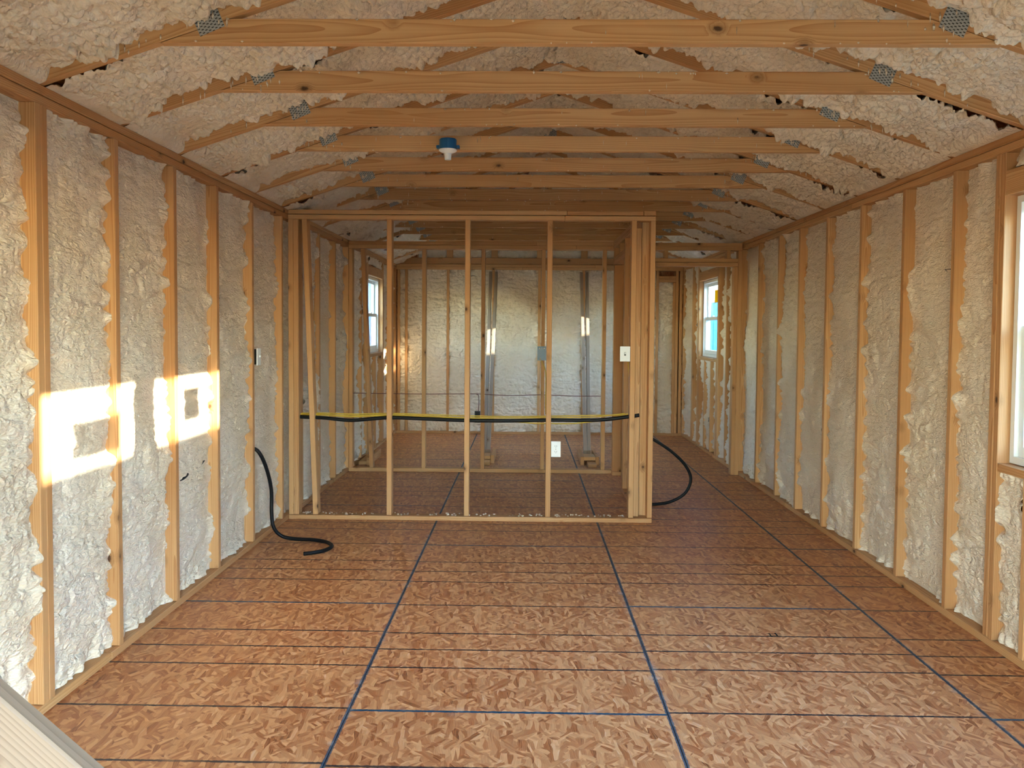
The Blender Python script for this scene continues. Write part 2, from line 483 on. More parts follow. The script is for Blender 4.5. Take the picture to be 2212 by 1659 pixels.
# ------------------------------------------------------------------ floor
floor = slab('floor', [-WT, W + WT], [YF - WT, YE + WT], [], 0.15, lambda u, v, d: (u, v, -0.022 - d), M['osb_wall'])
tag(floor, 'orange brown strand board subfloor with dark printed lines', 'floor', kind='structure')
S0 = -0.0869
for ci, off in ((0, 4.349), (1, 3.113), (2, 4.349), (3, 3.113)):
    x0 = S0 + 1.2192 * ci; y = off - 2.4384 * 3
    while y < YE + 0.1:
        # full 4x8 sheets, cut where they meet the outer walls
        xa, xb = max(x0, -WT), min(x0 + 1.2192, W + WT); ya, yb = max(y, YF - WT), min(y + 2.4384, YE + WT)
        if yb - ya > 0.05:
            bm = bmesh.new(); bmesh.ops.create_cube(bm, size=1.0)
            cx, cy = x0 + 0.6096, y + 1.2192
            for v in bm.verts:
                v.co = Vector(((xa if v.co.x < 0 else xb) - cx + (0.0015 if v.co.x < 0 else -0.0015), (ya if v.co.y < 0 else yb) - cy + (0.0015 if v.co.y < 0 else -0.0015), -0.011 + v.co.z * 0.022))
            bmesh.ops.bevel(bm, geom=list(bm.edges), offset=0.0015, segments=1, affect='EDGES')
            from_bm('subfloor_panel', bm, M['osb'], floor, False, (cx, cy, 0))
        y += 2.4384

st = bmesh.new()
for x0, x1, y0, y1 in ((2.983, 2.990, 3.935, 3.985), (3.013, 3.021, 3.94, 3.99), (2.968, 3.036, 3.945, 3.951), (2.968, 3.04, 3.972, 3.977)):
    st.faces.new([st.verts.new((x, y, 0.0006)) for x, y in ((x0, y0), (x1, y0), (x1, y1), (x0, y1))])
from_bm('printed_mark', st, M['slot'], floor)

# ------------------------------------------------------------------ left wall
LW_WIN = (9.47, 10.42, 1.165, 2.075)       # y0, y1, z0, z1 of the rough opening
wl_ = slab('wall_left', [YF - WT, YE + WT], [0.0, H], [(LW_WIN[0] - 0.03, LW_WIN[1] + 0.03, LW_WIN[2], LW_WIN[3])], 0.012, lambda u, v, d: (-WT + d - 0.012, u, v), M['osb_wall'])
tag(wl_, 'open pine stud wall filled with spray foam on the left', 'wall', kind='structure')


def plates(parent, xa, xb, ya, yb, cuts, axis='y'):
    """bottom plate and doubled top plate in lengths of lumber between the cuts"""
    for zz0, nm, cc in ((0.0, 'bottom_plate', cuts[0]), (ST, 'top_plate', cuts[1]), (ST + PL, 'top_plate', cuts[2])):
        for a, b in zip(cc, cc[1:]):
            if axis == 'y': box(nm, xa, xb - random.uniform(0, 0.004) * (xb < 1), a + 0.001, b - 0.001, zz0, zz0 + PL - 0.002, parent, 'pine', 0.004)
            else: box(nm, a + 0.001, b - 0.001, ya, yb, zz0, zz0 + PL - 0.001, parent)


plates(wl_, -WT, 0.0, 0, 0, ([YF, 3.55, 7.6, YE], [YF, 2.2, 6.9, YE], [YF, 4.6, 9.1, YE]))


def wall_studs(parent, X0, X1, far_edges):
    for f in far_edges: box('stud', X0, X1, f - T, f, PL, ST, parent)


L_ST = [0.06, 0.67, 1.28, 1.89, 2.50, 3.113, 3.658, 4.266, 4.851, 5.475, 6.137, 6.68, 7.25, 7.85, 8.44, 9.10]
wall_studs(wl_, -WT, 0.0, L_ST + [3.073, 9.43, 9.468, 10.46, 10.50, 10.98, YE - 0.002, YF + T])


def window_framing(parent, X0, X1, win, cripples):
    y0, y1, z0, z1 = win
    box('header', X0, X1, y0 - 0.0, y1 + 0.0, z1, z1 + 0.112, parent)
    box('window_sill_plate', X0, X1, y0, y1, z0 - PL, z0, parent)
    for c in cripples: box('cripple_stud', X0, X1, c - T, c, PL, z0 - PL, parent)


window_framing(wl_, -WT, 0.0, LW_WIN, [9.52, 9.96, 10.40])
seed = 1


def bays(parent, mp, edges, win=None, wc=None, style='wall', base=0.05):
    global seed
    for a, b in edges:
        seed += 1
        bs = base + random.uniform(-0.014, 0.016)
        foam_sheet('foam_panel', parent, mp, a, b, PL, ST, res_at(a), seed, style, bs)


def pairs(far): return [(f, n - T) for f, n in zip(far, far[1:]) if n - T - f > 0.03]


bays(wl_, mapL, pairs([YF + T] + [s for s in L_ST if s < 3.1]) + [(2.50, 3.035)])
seed = 20
bays(wl_, mapL, pairs([3.113, 3.658, 4.266, 4.851, 5.475, 6.137, 6.68, 7.25, 7.85, 8.44, 9.10]) + [(9.10, 9.392), (10.50, 10.942), (10.98, YE - 0.04)])
seed = 60
for a, b in ((9.52, 9.922), (9.96, 10.362)):
    seed += 1; foam_sheet('foam_panel', wl_, mapL, a, b, PL, LW_WIN[2] - PL, 0.016, seed, 'wall', 0.05)
seed += 1; foam_sheet('foam_panel', wl_, mapL, 9.47, 10.42, LW_WIN[3] + 0.112, ST, 0.016, seed, 'wall', 0.03)

# ------------------------------------------------------------------ right wall
RW1 = (1.88, 3.827, 0.864, 2.083); RW2 = (9.46, 10.45, 1.14, 2.075)
wr = slab('wall_right', [YF - WT, YE + WT], [0.0, H], [RW1, (RW2[0] - 0.03, RW2[1] + 0.03, RW2[2], RW2[3])], 0.012, lambda u, v, d: (W + WT + d, u, v), M['osb_wall'])
tag(wr, 'open pine stud wall filled with spray foam on the right', 'wall', kind='structure')
plates(wr, W, W + WT, 0, 0, ([YF, 3.0, 6.9, YE], [YF, 2.4, 5.6, YE], [YF, 3.4, 7.3, YE]))
R_ST = [4.295, 4.86, 5.47, 6.08, 6.68, 7.22, 7.83, 8.46, 9.05]
wall_studs(wr, W, W + WT, R_ST + [3.866, 3.908, 1.878, 1.838, 0.06, 0.67, 1.28, 9.418, 9.456, 10.49, 10.53, 10.83, 10.88, YE - 0.002, YF + T])
window_framing(wr, W, W + WT, RW1, [3.625, 3.02, 2.41])
window_framing(wr, W, W + WT, RW2, [9.50, 9.78, 10.12, 10.44])
seed = 100
bays(wr, mapR, [(YF + T, 0.022), (0.06, 0.632), (0.67, 1.242), (1.28, 1.80), (3.908, 4.257)] + pairs(R_ST) + [(9.05, 9.38), (10.53, 10.792), (10.88, YE - 0.04)])
seed = 130
for a, b in ((3.625, 3.827), (3.02, 3.587), (2.41, 2.982), (1.88, 2.372)):
    seed += 1; foam_sheet('foam_panel', wr, mapR, a, b, PL, RW1[2] - PL, 0.0085, seed, 'wall', 0.04)
for a, b in ((9.50, 9.742), (9.78, 10.082), (10.12, 10.402)):
    seed += 1; foam_sheet('foam_panel', wr, mapR, a, b, PL, RW2[2] - PL, 0.014, seed, 'wall', 0.045)
seed += 1; foam_sheet('foam_panel', wr, mapR, RW1[0], RW1[1], RW1[3] + 0.112, ST, 0.0085, seed, 'wall', 0.03)
seed += 1; foam_sheet('foam_panel', wr, mapR, RW2[0], RW2[1], RW2[3] + 0.112, ST, 0.014, seed, 'wall', 0.03)

# ------------------------------------------------------------------ end wall (far gable)
we = slab('wall_back', [-WT, W + WT], [0.0, H + 0.05], [], 0.012, lambda u, v, d: (u, YE + WT + d, v), M['osb_wall'])
tag(we, 'far end wall of foam bays between pine studs', 'wall', kind='structure')
plates(we, 0, 0, YE, YE + WT, ([0.0, 2.1, W], [0.0, 1.75, W], [0.0, 2.75, W]), 'x')
E_ST = [0.055, 0.16, 0.738, 1.368, 2.003, 2.613, 3.20, 3.63]
for f in E_ST: box('stud', f - T, f, YE, YE + WT, PL, ST, we)
for f in (3.86, 3.90, 3.955): box('stud', f - T, f, YE - 0.0, YE + WT, PL, ST - (0.16 if f < 3.9 else 0), we)
box('header', 3.63, 3.862, YE - 0.004, YE + WT, 2.122, 2.165, we); box('header', 3.63, 3.862, YE - 0.004, YE + WT, 2.167, 2.21, we)
seed = 160
for a, b in pairs(E_ST): seed += 1; foam_sheet('foam_panel', we, mapE, a, b, PL, ST, 0.0095, seed, 'end', 0.028)
seed += 1; foam_sheet('foam_panel', we, mapE, 3.63, 3.822, PL, 2.122, 0.0095, seed, 'end', 0.028)
# gable above the end wall
def gable(parent, y):
    gb = bmesh.new()
    g0 = [(-WT, H), (W + WT, H), (W + WT, H + 0.06), (W / 2, H + W / 2 * SL + 0.16), (-WT, H + 0.06)]
    fr = [gb.verts.new((x, y, z)) for x, z in g0]; bk = [gb.verts.new((x, y + 0.02, z)) for x, z in g0]
    gb.faces.new(fr); gb.faces.new(bk[::-1])
    for i in range(5): gb.faces.new((fr[i], bk[i], bk[(i + 1) % 5], fr[(i + 1) % 5]))
    from_bm('gable_sheathing', gb, M['osb_wall'], parent)


gable(we, YE + 0.11)
box('gable_chord', 0.06, W - 0.06, YE + 0.02, YE + 0.058, H + 0.002, H + 0.09, we)
for x in (0.74, 1.36, 1.99, 2.60, 3.22):
    zt = H + min(x, W - x) * SL - 0.01
    box('gable_stud', x - 0.045, x + 0.045, YE + 0.02, YE + 0.058, H + 0.091, zt, we)
xs = [0.30, 0.695, 1.315, 1.945, 2.555, 3.175, 3.65]
seed = 180
for a, b in zip(xs, xs[1:]):
    seed += 1
    zt = H + min((a + b) / 2, W - (a + b) / 2) * SL + 0.06
    foam_sheet('foam_panel', we, lambda u, v, h: (u, YE + 0.058 - h, v), a + (0.09 if a > 0.5 else 0), b, H + 0.091, max(zt, H + 0.16), 0.015, seed, 'end', 0.028)

# ------------------------------------------------------------------ front wall behind the camera, with the wide open doorway
DOOR = (1.10, 2.62, 0.0, 2.07)
wf = slab('wall_front', [-WT, W + WT], [0.0, H], [DOOR], 0.012, lambda u, v, d: (u, YF - WT - d, v), M['osb_wall'])
tag(wf, 'front wall with a wide open doorway behind the viewer', 'wall', kind='structure')
for f in (0.038, 0.648, 1.098, 2.66, 3.20, W): box('stud', f - T, f, YF - WT, YF, PL, ST, wf)
box('header', DOOR[0], DOOR[1], YF - WT, YF, 2.07, 2.20, wf)
plates(wf, 0, 0, YF - WT, YF, ([0.0, DOOR[0]], [0.0, W], [0.0, W]), 'x'); box('bottom_plate', DOOR[1], W, YF - WT, YF, 0, PL - 0.001, wf)
for a, b in ((0.04, 0.61), (0.648, 1.06), (2.66, 3.16), (3.20, 3.925)): seed += 1; foam_sheet('foam_panel', wf, mapF, a, b, PL, ST, 0.025, seed, 'wall', 0.05)

gable(wf, YF - WT)

# ------------------------------------------------------------------ roof: deck, foam between the trusses
RL = W / 2 * math.sqrt(1 + SL * SL); cs, sn = 1 / math.sqrt(1 + SL * SL), SL / math.sqrt(1 + SL * SL)
mapCL = lambda u, v, h: (v * cs + h * sn, u, H + v * sn - h * cs)
mapCR = lambda u, v, h: (W - v * cs - h * sn, u, H + v * sn - h * cs)
cb = bmesh.new()
prof = [(-WT - 0.1, H + 0.03 - 0.035), (W / 2, H + W / 2 * SL + 0.12), (W + WT + 0.1, H + 0.03 - 0.035)]
prof += [(x, z + 0.02) for x, z in prof[::-1]]
A = [cb.verts.new((x, YF - 0.20, z + 0.06)) for x, z in prof]; B = [cb.verts.new((x, YE + 0.45, z + 0.06)) for x, z in prof]
for i in range(6): cb.faces.new((A[i], A[(i + 1) % 6], B[(i + 1) % 6], B[i]))
cb.faces.new((A[0], A[5], A[4], A[1])); cb.faces.new((A[1], A[4], A[3], A[2])); cb.faces.new((B[0], B[1], B[4], B[5])); cb.faces.new((B[1], B[2], B[3], B[4]))
bmesh.ops.recalc_face_normals(cb, faces=list(cb.faces))
ceil = from_bm('ceiling', cb, M['osb_wall']); tag(ceil, 'sloping roof underside coated in cream spray foam', 'ceiling', kind='structure')
for x in (-WT - 0.004, W + WT - 0.016): box('eave_board', x, x + 0.02, YF - WT, YE + WT, H + 0.001, H + 0.115, ceil)
TR = [3.07 + 0.61 * k for k in range(-6, 14)]
seed = 231
ys = [YF] + TR + [YE + 0.06]
for a, b in zip(ys, ys[1:]):
    ya = a + (T if a != YF else 0.0); yb = b
    if yb - ya < 0.04: continue
    for mp in (mapCL, mapCR):
        seed += 1
        r = 0.022 if a < 2.2 else 0.0068 if a < 4.3 else 0.0088 if a < 6.0 else 0.014
        foam_sheet('foam_panel', ceil, mp, ya, yb, -0.05, RL + 0.02, r, seed, 'roof', 0.056 + random.uniform(-0.010, 0.014), (1, 1, 0, 0))

# ------------------------------------------------------------------ trusses
TIE_B, TIE_T = 2.502, 2.590
ORD = ['first', 'second', 'third', 'fourth', 'fifth', 'sixth', 'seventh', 'eighth', 'ninth', 'tenth', 'eleventh', 'twelfth', 'thirteenth', 'fourteenth']


def prism_xz(name, poly, y0, y1, mat, parent, rot=0.0):
    """a flat-sided member in the truss plane; local X along the member for the grain"""
    cx = sum(p[0] for p in poly) / len(poly); cz = sum(p[1] for p in poly) / len(poly); cy = (y0 + y1) / 2
    c, s = math.cos(rot), math.sin(rot); bm = bmesh.new(); L = []
    for x, z in poly:
        dx, dz = x - cx, z - cz; L.append((dx * c + dz * s, -dx * s + dz * c))
    f = [bm.verts.new((a, b, (y1 - y0) / 2)) for a, b in L]; g = [bm.verts.new((a, b, -(y1 - y0) / 2)) for a, b in L]
    bm.faces.new(f); bm.faces.new(g[::-1]); n = len(L)
    for i in range(n): bm.faces.new((f[i], g[i], g[(i + 1) % n], f[(i + 1) % n]))
    bmesh.ops.recalc_face_normals(bm, faces=list(bm.faces)); bmesh.ops.bevel(bm, geom=list(bm.edges), offset=0.002, segments=1, affect='EDGES')
    o = from_bm(name, bm, M[mat], None)
    o.rotation_mode = 'QUATERNION'
    X = Vector((c, 0, s)); Y = Vector((-s, 0, c)); Z = X.cross(Y)
    o.rotation_quaternion = Matrix(((X.x, Y.x, Z.x), (X.y, Y.y, Z.y), (X.z, Y.z, Z.z))).to_quaternion()
    o.location = (cx, cy, cz)
    o.parent = parent; o.matrix_parent_inverse = Matrix.Translation(parent.location).inverted()
    return o


ang = math.atan(SL)


def blobs(name, items, parent, mat='foam'):
    """tiny foam drips: (x, y, z, rx, ry, rz) octahedra pulled into droplets, one loose mesh"""
    bm = bmesh.new()
    for x, y, z, rx, ry, rz in items:
        vs = [bm.verts.new((x + a * rx * random.uniform(.7, 1.2), y + b * ry * random.uniform(.7, 1.2), z + c * rz * random.uniform(.7, 1.2))) for a, b, c in ((1, 0, 0), (0, 1, 0), (-1, 0, 0), (0, -1, 0), (0, 0, 1), (0, 0, -1))]
        for i in range(4):
            bm.faces.new((vs[i], vs[(i + 1) % 4], vs[4])); bm.faces.new((vs[(i + 1) % 4], vs[i], vs[5]))
    o = from_bm(name, bm, M[mat], parent, True); o['kind'] = 'stuff'
    return o


for k, y in enumerate(TR):
    vis = y >= 3.0
    i = k - 6
    tr = empty('roof_truss', (W / 2, y, H))
    if vis: tag(tr, 'pine roof truss with collar tie, %s from the front' % ORD[i] if i else 'nearest pine roof truss, its broad knotty collar tie across the top', 'truss', 'roof trusses')
    else: tag(tr, 'pine roof truss overhead, %s behind the nearest visible tie' % ORD[-i - 1], 'truss', 'roof trusses overhead out of view')
    y1 = y + T
    xa, xb = (TIE_B - H) / SL, (TIE_T - H) / SL
    prism_xz('collar_tie', [(xa + 0.004, TIE_B), (W - xa - 0.004, TIE_B), (W - xb - 0.004, TIE_T), (xb + 0.004, TIE_T)], y, y1, 'pine', tr)
    d = 0.089 / cs
    zr = H + W / 2 * SL
    prism_xz('rafter', [(-0.10, H - 0.10 * SL + 0.002), (W / 2 - 0.001, zr), (W / 2 - 0.001, zr + d), (-0.10, H - 0.10 * SL + d)], y, y1, 'pine', tr, ang)
    prism_xz('rafter', [(W + 0.10, H - 0.10 * SL + 0.002), (W / 2 + 0.001, zr), (W / 2 + 0.001, zr + d), (W + 0.10, H - 0.10 * SL + d)], y, y1, 'pine', tr, -ang)
    if not vis: continue
    for sgn in (0, 1):
        gx = 0.625 if not sgn else W - 0.625
        a = ang + 0.08 if not sgn else -ang - 0.08
        c, s = math.cos(a), math.sin(a)
        oriented('gusset_plate', Vector((gx, y - 0.0012, 2.584)), Vector((c, 0, s)), Vector((-s, 0, c)), Vector((0, -1, 0)), 0.098, 0.088, 0.0016, tr, 'gusset', 0)
    oriented('gusset_plate', Vector((W / 2, y - 0.0012, zr + 0.03)), Vector((1, 0, 0)), Vector((0, 0, 1)), Vector((0, -1, 0)), 0.10, 0.075, 0.0016, tr, 'gusset', 0)
    it = []
    for _ in range(26 if i < 9 else 10):
        x = random.uniform(0.5, W - 0.5)
        m = random.random()
        if m < 0.45: it.append((x, y - 0.001, TIE_T - random.uniform(0, 0.012), random.uniform(.003, .010), .004, random.uniform(.003, .008)))
        elif m < 0.75: it.append((x, y - 0.002, TIE_B + random.uniform(0, 0.006), random.uniform(.003, .007), .004, .004))
        else: it.append((x, y - 0.0015, random.uniform(TIE_B + .02, TIE_T - .01), .0018, .003, random.uniform(.008, .022)))
    for gx in (0.625, W - 0.625):
        for _ in range(12): it.append((gx + random.gauss(0, 0.05), y - 0.004, 2.584 + random.gauss(0, 0.035), random.uniform(.003, .006), .005, random.uniform(.006, .022)))
    for _ in range(16):
        s_ = random.uniform(0.25, 1.0); x = s_ if random.random() < 0.5 else W - s_
        it.append((x, y - 0.002, H + s_ * SL + random.uniform(0.0, 0.03), .0035, .004, random.uniform(.008, .025)))
    blobs('foam_drips', it, tr)

# ------------------------------------------------------------------ partition across the room
D4 = 0.089
wa = empty('wall_middle', (0, YA, 0), 'open stud partition across the room with cables threaded through', 'wall', kind='structure')
for nm, x0, x1, z0 in (('bottom_plate', 0.0, 2.765, 0.0), ('top_plate', 0.0, 2.085, ST), ('top_plate', 2.087, 2.765, ST), ('top_plate', 0.0, 2.10, ST + PL), ('top_plate', 2.102, 2.674, ST + PL)):
    box(nm, x0, x1, YA + (0.006 if z0 > ST else 0), YA + D4, z0, z0 + PL - 0.004, wa, 'pine', 0.004)
for x in (0.002, 0.041, 0.748, 1.338, 1.957, 2.586, 2.727): box('stud', x, x + T, YA, YA + D4, PL, ST, wa)
beam('stud', (0.125, YA + 0.046, ST - 0.001), (0.205, YA + 0.046, PL + 0.001), D4, T, (0, 1, 0), wa)
box('stud', 2.626, 2.668, YA + 0.05, YA + D4, PL, ST - 0.05, wa)
cr = []
for _ in range(130):
    x = random.uniform(0.05, 2.6); cr.append((x, YA + random.uniform(0.008, 0.08), PL + 0.003, random.uniform(.004, .014), random.uniform(.004, .010), random.uniform(.003, .009)))
crumbs = blobs('foam_crumbs', cr, None); tag(crumbs, 'cream foam crumbs scattered along the partition bottom plate', 'debris', kind='stuff')

ws = empty('wall_hall', (2.72, YA + D4, 0), 'short stud wall with a door frame running back from the partition', 'wall', kind='structure')
SX0, SX1 = 2.676, 2.765
box('bottom_plate', SX0, SX1, YA + D4, 7.50, 0, PL - .001, ws); box('bottom_plate', SX0, SX1, 8.30, YB - 0.001, 0, PL - .001, ws)
box('top_plate', SX0, SX1, YA + D4, YB - 0.001, ST, ST + PL - .001, ws); box('top_plate', SX0, SX1, YA + 0.001, YB - 0.001, ST + PL, H - .001, ws)
for y in (YA + D4 + 0.001, 6.94, 7.42): box('stud', SX0, SX1, y, y + T, PL, ST, ws)
box('stud', SX0, SX1, 7.46, 7.498, PL, 2.108, ws)
box('stud', SX0, SX1, 8.302, 8.34, PL, 2.108, ws); box('stud', SX0, SX1, 8.342, 8.38, PL, ST, ws)
box('header', SX0, SX1, 7.46, 8.34, 2.11, 2.148, ws); box('header', SX0, SX1, 7.46, 8.34, 2.15, 2.188, ws)
box('cripple_stud', SX0, SX1, 7.85, 7.888, 2.19, ST, ws)

# ------------------------------------------------------------------ second partition
wb = empty('wall_rear', (0, YB, 0), 'second stud partition with the doorway on its right', 'wall', kind='structure')
for nm, x0, x1, z0 in (('bottom_plate', 0.0, 2.80, 0.0), ('top_plate', 0.0, 2.30, ST - 0.012), ('top_plate', 2.302, W, ST - 0.012), ('top_plate', 0.0, 1.9, ST + PL - 0.012), ('top_plate', 1.902, W, ST + PL - 0.012)):
    box(nm, x0, x1, YB, YB + D4, z0, z0 + PL - 0.001, wb)
for x in (0.002, 0.746, 1.346, 1.955, 2.572, 2.765, 3.926): box('stud', x, x + T, YB, YB + D4, PL if x < 3 else 0.0, ST - 0.013, wb)
beam('stud', (0.142, YB + 0.046, ST - 0.014), (0.232, YB + 0.046, PL + 0.001), D4, T, (0, 1, 0), wb)
box('stud', 3.887, 3.925, YB, YB + D4, 0.0, 2.105, wb)
box('header', 2.804, 3.925, YB, YB + D4, 2.107, 2.145, wb); box('header', 2.804, 3.925, YB, YB + D4, 2.148, 2.186, wb)
for x in (3.185, 3.812): box('cripple_stud', x, x + T, YB, YB + D4, 2.187, ST - 0.013, wb)

# ------------------------------------------------------------------ windows


def window(name, side, win, label, units, stickers=()):
    """double-hung vinyl unit(s) in a rough opening; side -1 left wall, +1 right wall"""
    y0, y1, z0, z1 = win
    base = W if side > 0 else 0.0
    X = lambda d: base + side * d                      # d metres outwards from the inner face
    root = empty(name, (X(0.09), (y0 + y1) / 2, z0), label, 'window', kind='structure')
    n = units; mull = 0.10; uw = ((y1 - y0) - 0.012 - mull * (n - 1)) / n
    rects = [(y0 + 0.006 + i * (uw + mull), y0 + 0.006 + i * (uw + mull) + uw) for i in range(n)]
    zm = (z0 + z1) / 2
    for i, (a, b) in enumerate(rects):
        fw_ = 0.032
        slab('frame', [a, b], [z0 + 0.004, z1 - 0.004], [(a + fw_, b - fw_, z0 + 0.036, z1 - 0.034)], 0.08, lambda u, v, d: (X(0.052 + d), u, v), M['vinyl'], root)
        for nm, s0, s1, dd in (('lower_sash', z0 + 0.037, zm + 0.02, 0.072), ('upper_sash', zm - 0.02, z1 - 0.035, 0.100)):
            r = 0.036
            sa = slab(nm, [a + fw_ + .001, b - fw_ - .001], [s0, s1], [(a + fw_ + r, b - fw_ - r, s0 + r + (0.012 if nm[0] == 'l' else 0), s1 - r)], 0.026, lambda u, v, d, dd=dd: (X(dd + d), u, v), M['vinyl'], root)
            slab('pane', [a + fw_ + r - .004, b - fw_ - r + .004], [s0 + r - .004, s1 - r + .004], [], 0.004, lambda u, v, d, dd=dd: (X(dd + 0.013 + d), u, v), M['glass'], sa)
        for (ui, ya, yb, za, zb, up_) in stickers:
            if ui == i: slab('label_sticker', [ya, yb], [za, zb], [], 0.0006, lambda u, v, d: (X((0.100 if up_ else 0.072) + 0.0118 + d), u, v), M['label'], root)
        if i < n - 1: box('mullion', X(0.0) if side > 0 else X(0.13), X(0.13) if side > 0 else X(0.0), b + .002, rects[i + 1][0] - .002, z0, z1, root)
        box('sash_lock', *sorted((X(0.050), X(0.075))), (a + b) / 2 - .03, (a + b) / 2 + .03, zm + 0.020, zm + 0.034, root, 'vinyl', 0.002)
    return root


window('window_1', 1, RW1, 'white framed double window at the right edge of the room', 2, ((0, 2.22, 2.55, 1.725, 1.895, True), (1, 3.33, 3.55, 1.765, 1.955, True)))
window('window_2', 1, RW2, 'white sash window with a yellow label in the far right wall', 1, ((0, 9.92, 10.10, 1.80, 1.95, True),))
window('window_3', -1, LW_WIN, 'white sash window in the far left wall behind the studs', 1)

# ------------------------------------------------------------------ braces holding the end wall


def brace(label, xb, xt, dark):
    t = empty('wall_brace', (xb, 9.25, 0), label, 'brace', 'braces leaning on the end wall')
    for s in (-1, 1):
        beam('brace_board', (xb + s * 0.0195, 9.26, 0.085), (xt + s * 0.0385, 11.46, 2.22), D4, T, (0, 1, -1), t, 'pine_grey')
    return t


brace('left of two leaning board braces propping the far end wall', 1.372, 1.349, 0)
brace('right of two leaning board braces propping the far end wall', 2.495, 2.594, 0)


def block(label, *b, mat='pine', rz=0.0):
    o = box('wood_block', *b, None, mat); return tag(o, label, 'wood block', 'offcut blocks on the floor')


block('lower flat lumber offcut on the floor under the left brace foot', 1.335, 1.424, 8.83, 9.12, 0.001, 0.039)
block('upper lumber offcut wedged at the left brace foot', 1.335, 1.424, 9.00, 9.24, 0.041, 0.079)
block('lumber offcut on edge along the right of the left brace foot', 1.428, 1.466, 8.98, 9.55, 0.001, 0.090)
block('flat lumber offcut lying loose in front of the right brace foot', 2.470, 2.559, 8.74, 8.98, 0.001, 0.039)
block('lumber offcut on edge along the left of the right brace foot', 2.400, 2.438, 8.93, 9.50, 0.001, 0.090)
block('lumber offcut on edge along the right of the right brace foot', 2.564, 2.602, 8.93, 9.50, 0.001, 0.090)
block('lumber offcut spanning the top of the right brace foot blocks', 2.44, 2.562, 8.95, 9.19, 0.048, 0.086)
block('lumber offcut on edge on the floor beside the left wall', 0.118, 0.156, 8.74, 9.42, 0.001, 0.090)
block('flat lumber offcut tucked between left wall and edge block', 0.024, 0.113, 8.80, 9.30, 0.001, 0.039)

# ------------------------------------------------------------------ foreground board slanting across the corner
bd = beam('leaning_board', (0.056, 1.281, 1.591), (1.822, 1.281, 0.055), 0.14, T, (0, 0, 1), None, 'pine_shaded', 0.004)
tag(bd, 'pale pine board slanting across the bottom left foreground', 'board')

# ------------------------------------------------------------------ electrical fittings


def plate(name, label, cat, x0, x1, z0, z1, y, kind):
    t = empty(name, ((x0 + x1) / 2, y, z0), label, cat)
    box('cover_plate', x0, x1, y - 0.006, y, z0, z1, t, 'plate', 0.002)
    cx, cz = (x0 + x1) / 2, (z0 + z1) / 2
    if kind == 'outlet':
        for s in (-1, 1):
            zc = cz + s * 0.021
            bm = bmesh.new(); bmesh.ops.create_cone(bm, cap_ends=True, segments=20, radius1=0.0165, radius2=0.0165, depth=0.003)
            bmesh.ops.rotate(bm, verts=bm.verts, matrix=Matrix.Rotation(math.pi / 2, 3, 'X'))
            for v in bm.verts: v.co.z = max(-0.0135, min(0.0135, v.co.z))
            rc = from_bm('receptacle', bm, M['plate'], t, False, (cx, y - 0.0068, zc))
            for dx in (-0.0065, 0.0065): box('slot', cx + dx - 0.0012, cx + dx + 0.0012, y - 0.0090, y - 0.0083, zc - 0.001, zc + 0.008, rc, 'slot', 0)
            lathe('ground_hole', [(0.0024, 0), (0.0024, 0.0006)], (cx, y - 0.0086, zc - 0.007), 'slot', rc, 10).rotation_euler = (math.pi / 2, 0, 0)
        lathe('screw', [(0.003, 0), (0.003, 0.001)], (cx, y - 0.006, cz), 'steel', t, 10).rotation_euler = (math.pi / 2, 0, 0)
    else:
        box('toggle', cx - 0.004, cx + 0.004, y - 0.016, y - 0.006, cz - 0.002, cz + 0.011, t, 'plate', 0.001)
        box('toggle_slot', cx - 0.006, cx + 0.006, y - 0.0068, y - 0.0061, cz - 0.013, cz + 0.013, t, 'slot', 0)
    box('outlet_box', x0 + 0.010, x1 - 0.012, y, y + 0.060, z0 + 0.012, z1 - 0.012, t, 'bluebox', 0.002)
    return t


plate('wall_outlet', 'white duplex outlet on the side of a partition stud', 'outlet', 1.9965, 2.069, 0.498, 0.617, YA - 0.003, 'outlet')
plate('light_switch', 'white toggle light switch beside the partition corner post', 'switch', 2.508, 2.584, 1.225, 1.339, YA - 0.003, 'switch')
sw = empty('light_switch', (0.006, 5.545, 1.21), 'white switch plate seen edge-on on the left wall', 'switch')
box('cover_plate', 0.012, 0.020, 5.478, 5.548, 1.208, 1.322, sw, 'plate', 0.002); box('outlet_box', -0.045, 0.012, 5.479, 5.537, 1.214, 1.316, sw, 'black', 0.002)
box('toggle', 0.020, 0.032, 5.508, 5.517, 1.262, 1.275, sw, 'plate', 0.001)

bx = empty('junction_box', (1.96, 8.38, 1.147), 'blue plastic switch box open-fronted on a rear partition stud', 'junction box')
slab('box_shell', [1.918, 2.004], [1.150, 1.291], [(1.926, 1.996, 1.158, 1.283)], 0.045, lambda u, v, d: (u, 8.358 + d, v), M['bluebox'], bx)
slab('box_back', [1.920, 2.002], [1.152, 1.289], [], 0.004, lambda u, v, d: (u, 8.392 + d, v), M['bluebox'], bx)
for x in (1.936, 1.961, 1.986): box('mounting_tab', x - 0.004, x + 0.004, 8.357, 8.39, 1.266, 1.276, bx, 'plate', 0.001)
b2 = empty('junction_box', (1.31, 8.40, 0.51), 'small black outlet box on the rear partition behind the cables', 'junction box')
slab('box_shell', [1.286, 1.340], [0.511, 0.625], [(1.292, 1.334, 0.519, 0.617)], 0.06, lambda u, v, d: (u, 8.392 + d, v), M['black'], b2)
slab('box_back', [1.288, 1.338], [0.513, 0.623], [], 0.004, lambda u, v, d: (u, 8.44 + d, v), M['black'], b2)
b3 = box('wire_connector', 1.945, 2.01, 7.955, 7.995, 2.560, 2.580, None, 'bluebox', 0.003)
tag(b3, 'small blue box fixed to a collar tie above the far rooms', 'junction box')

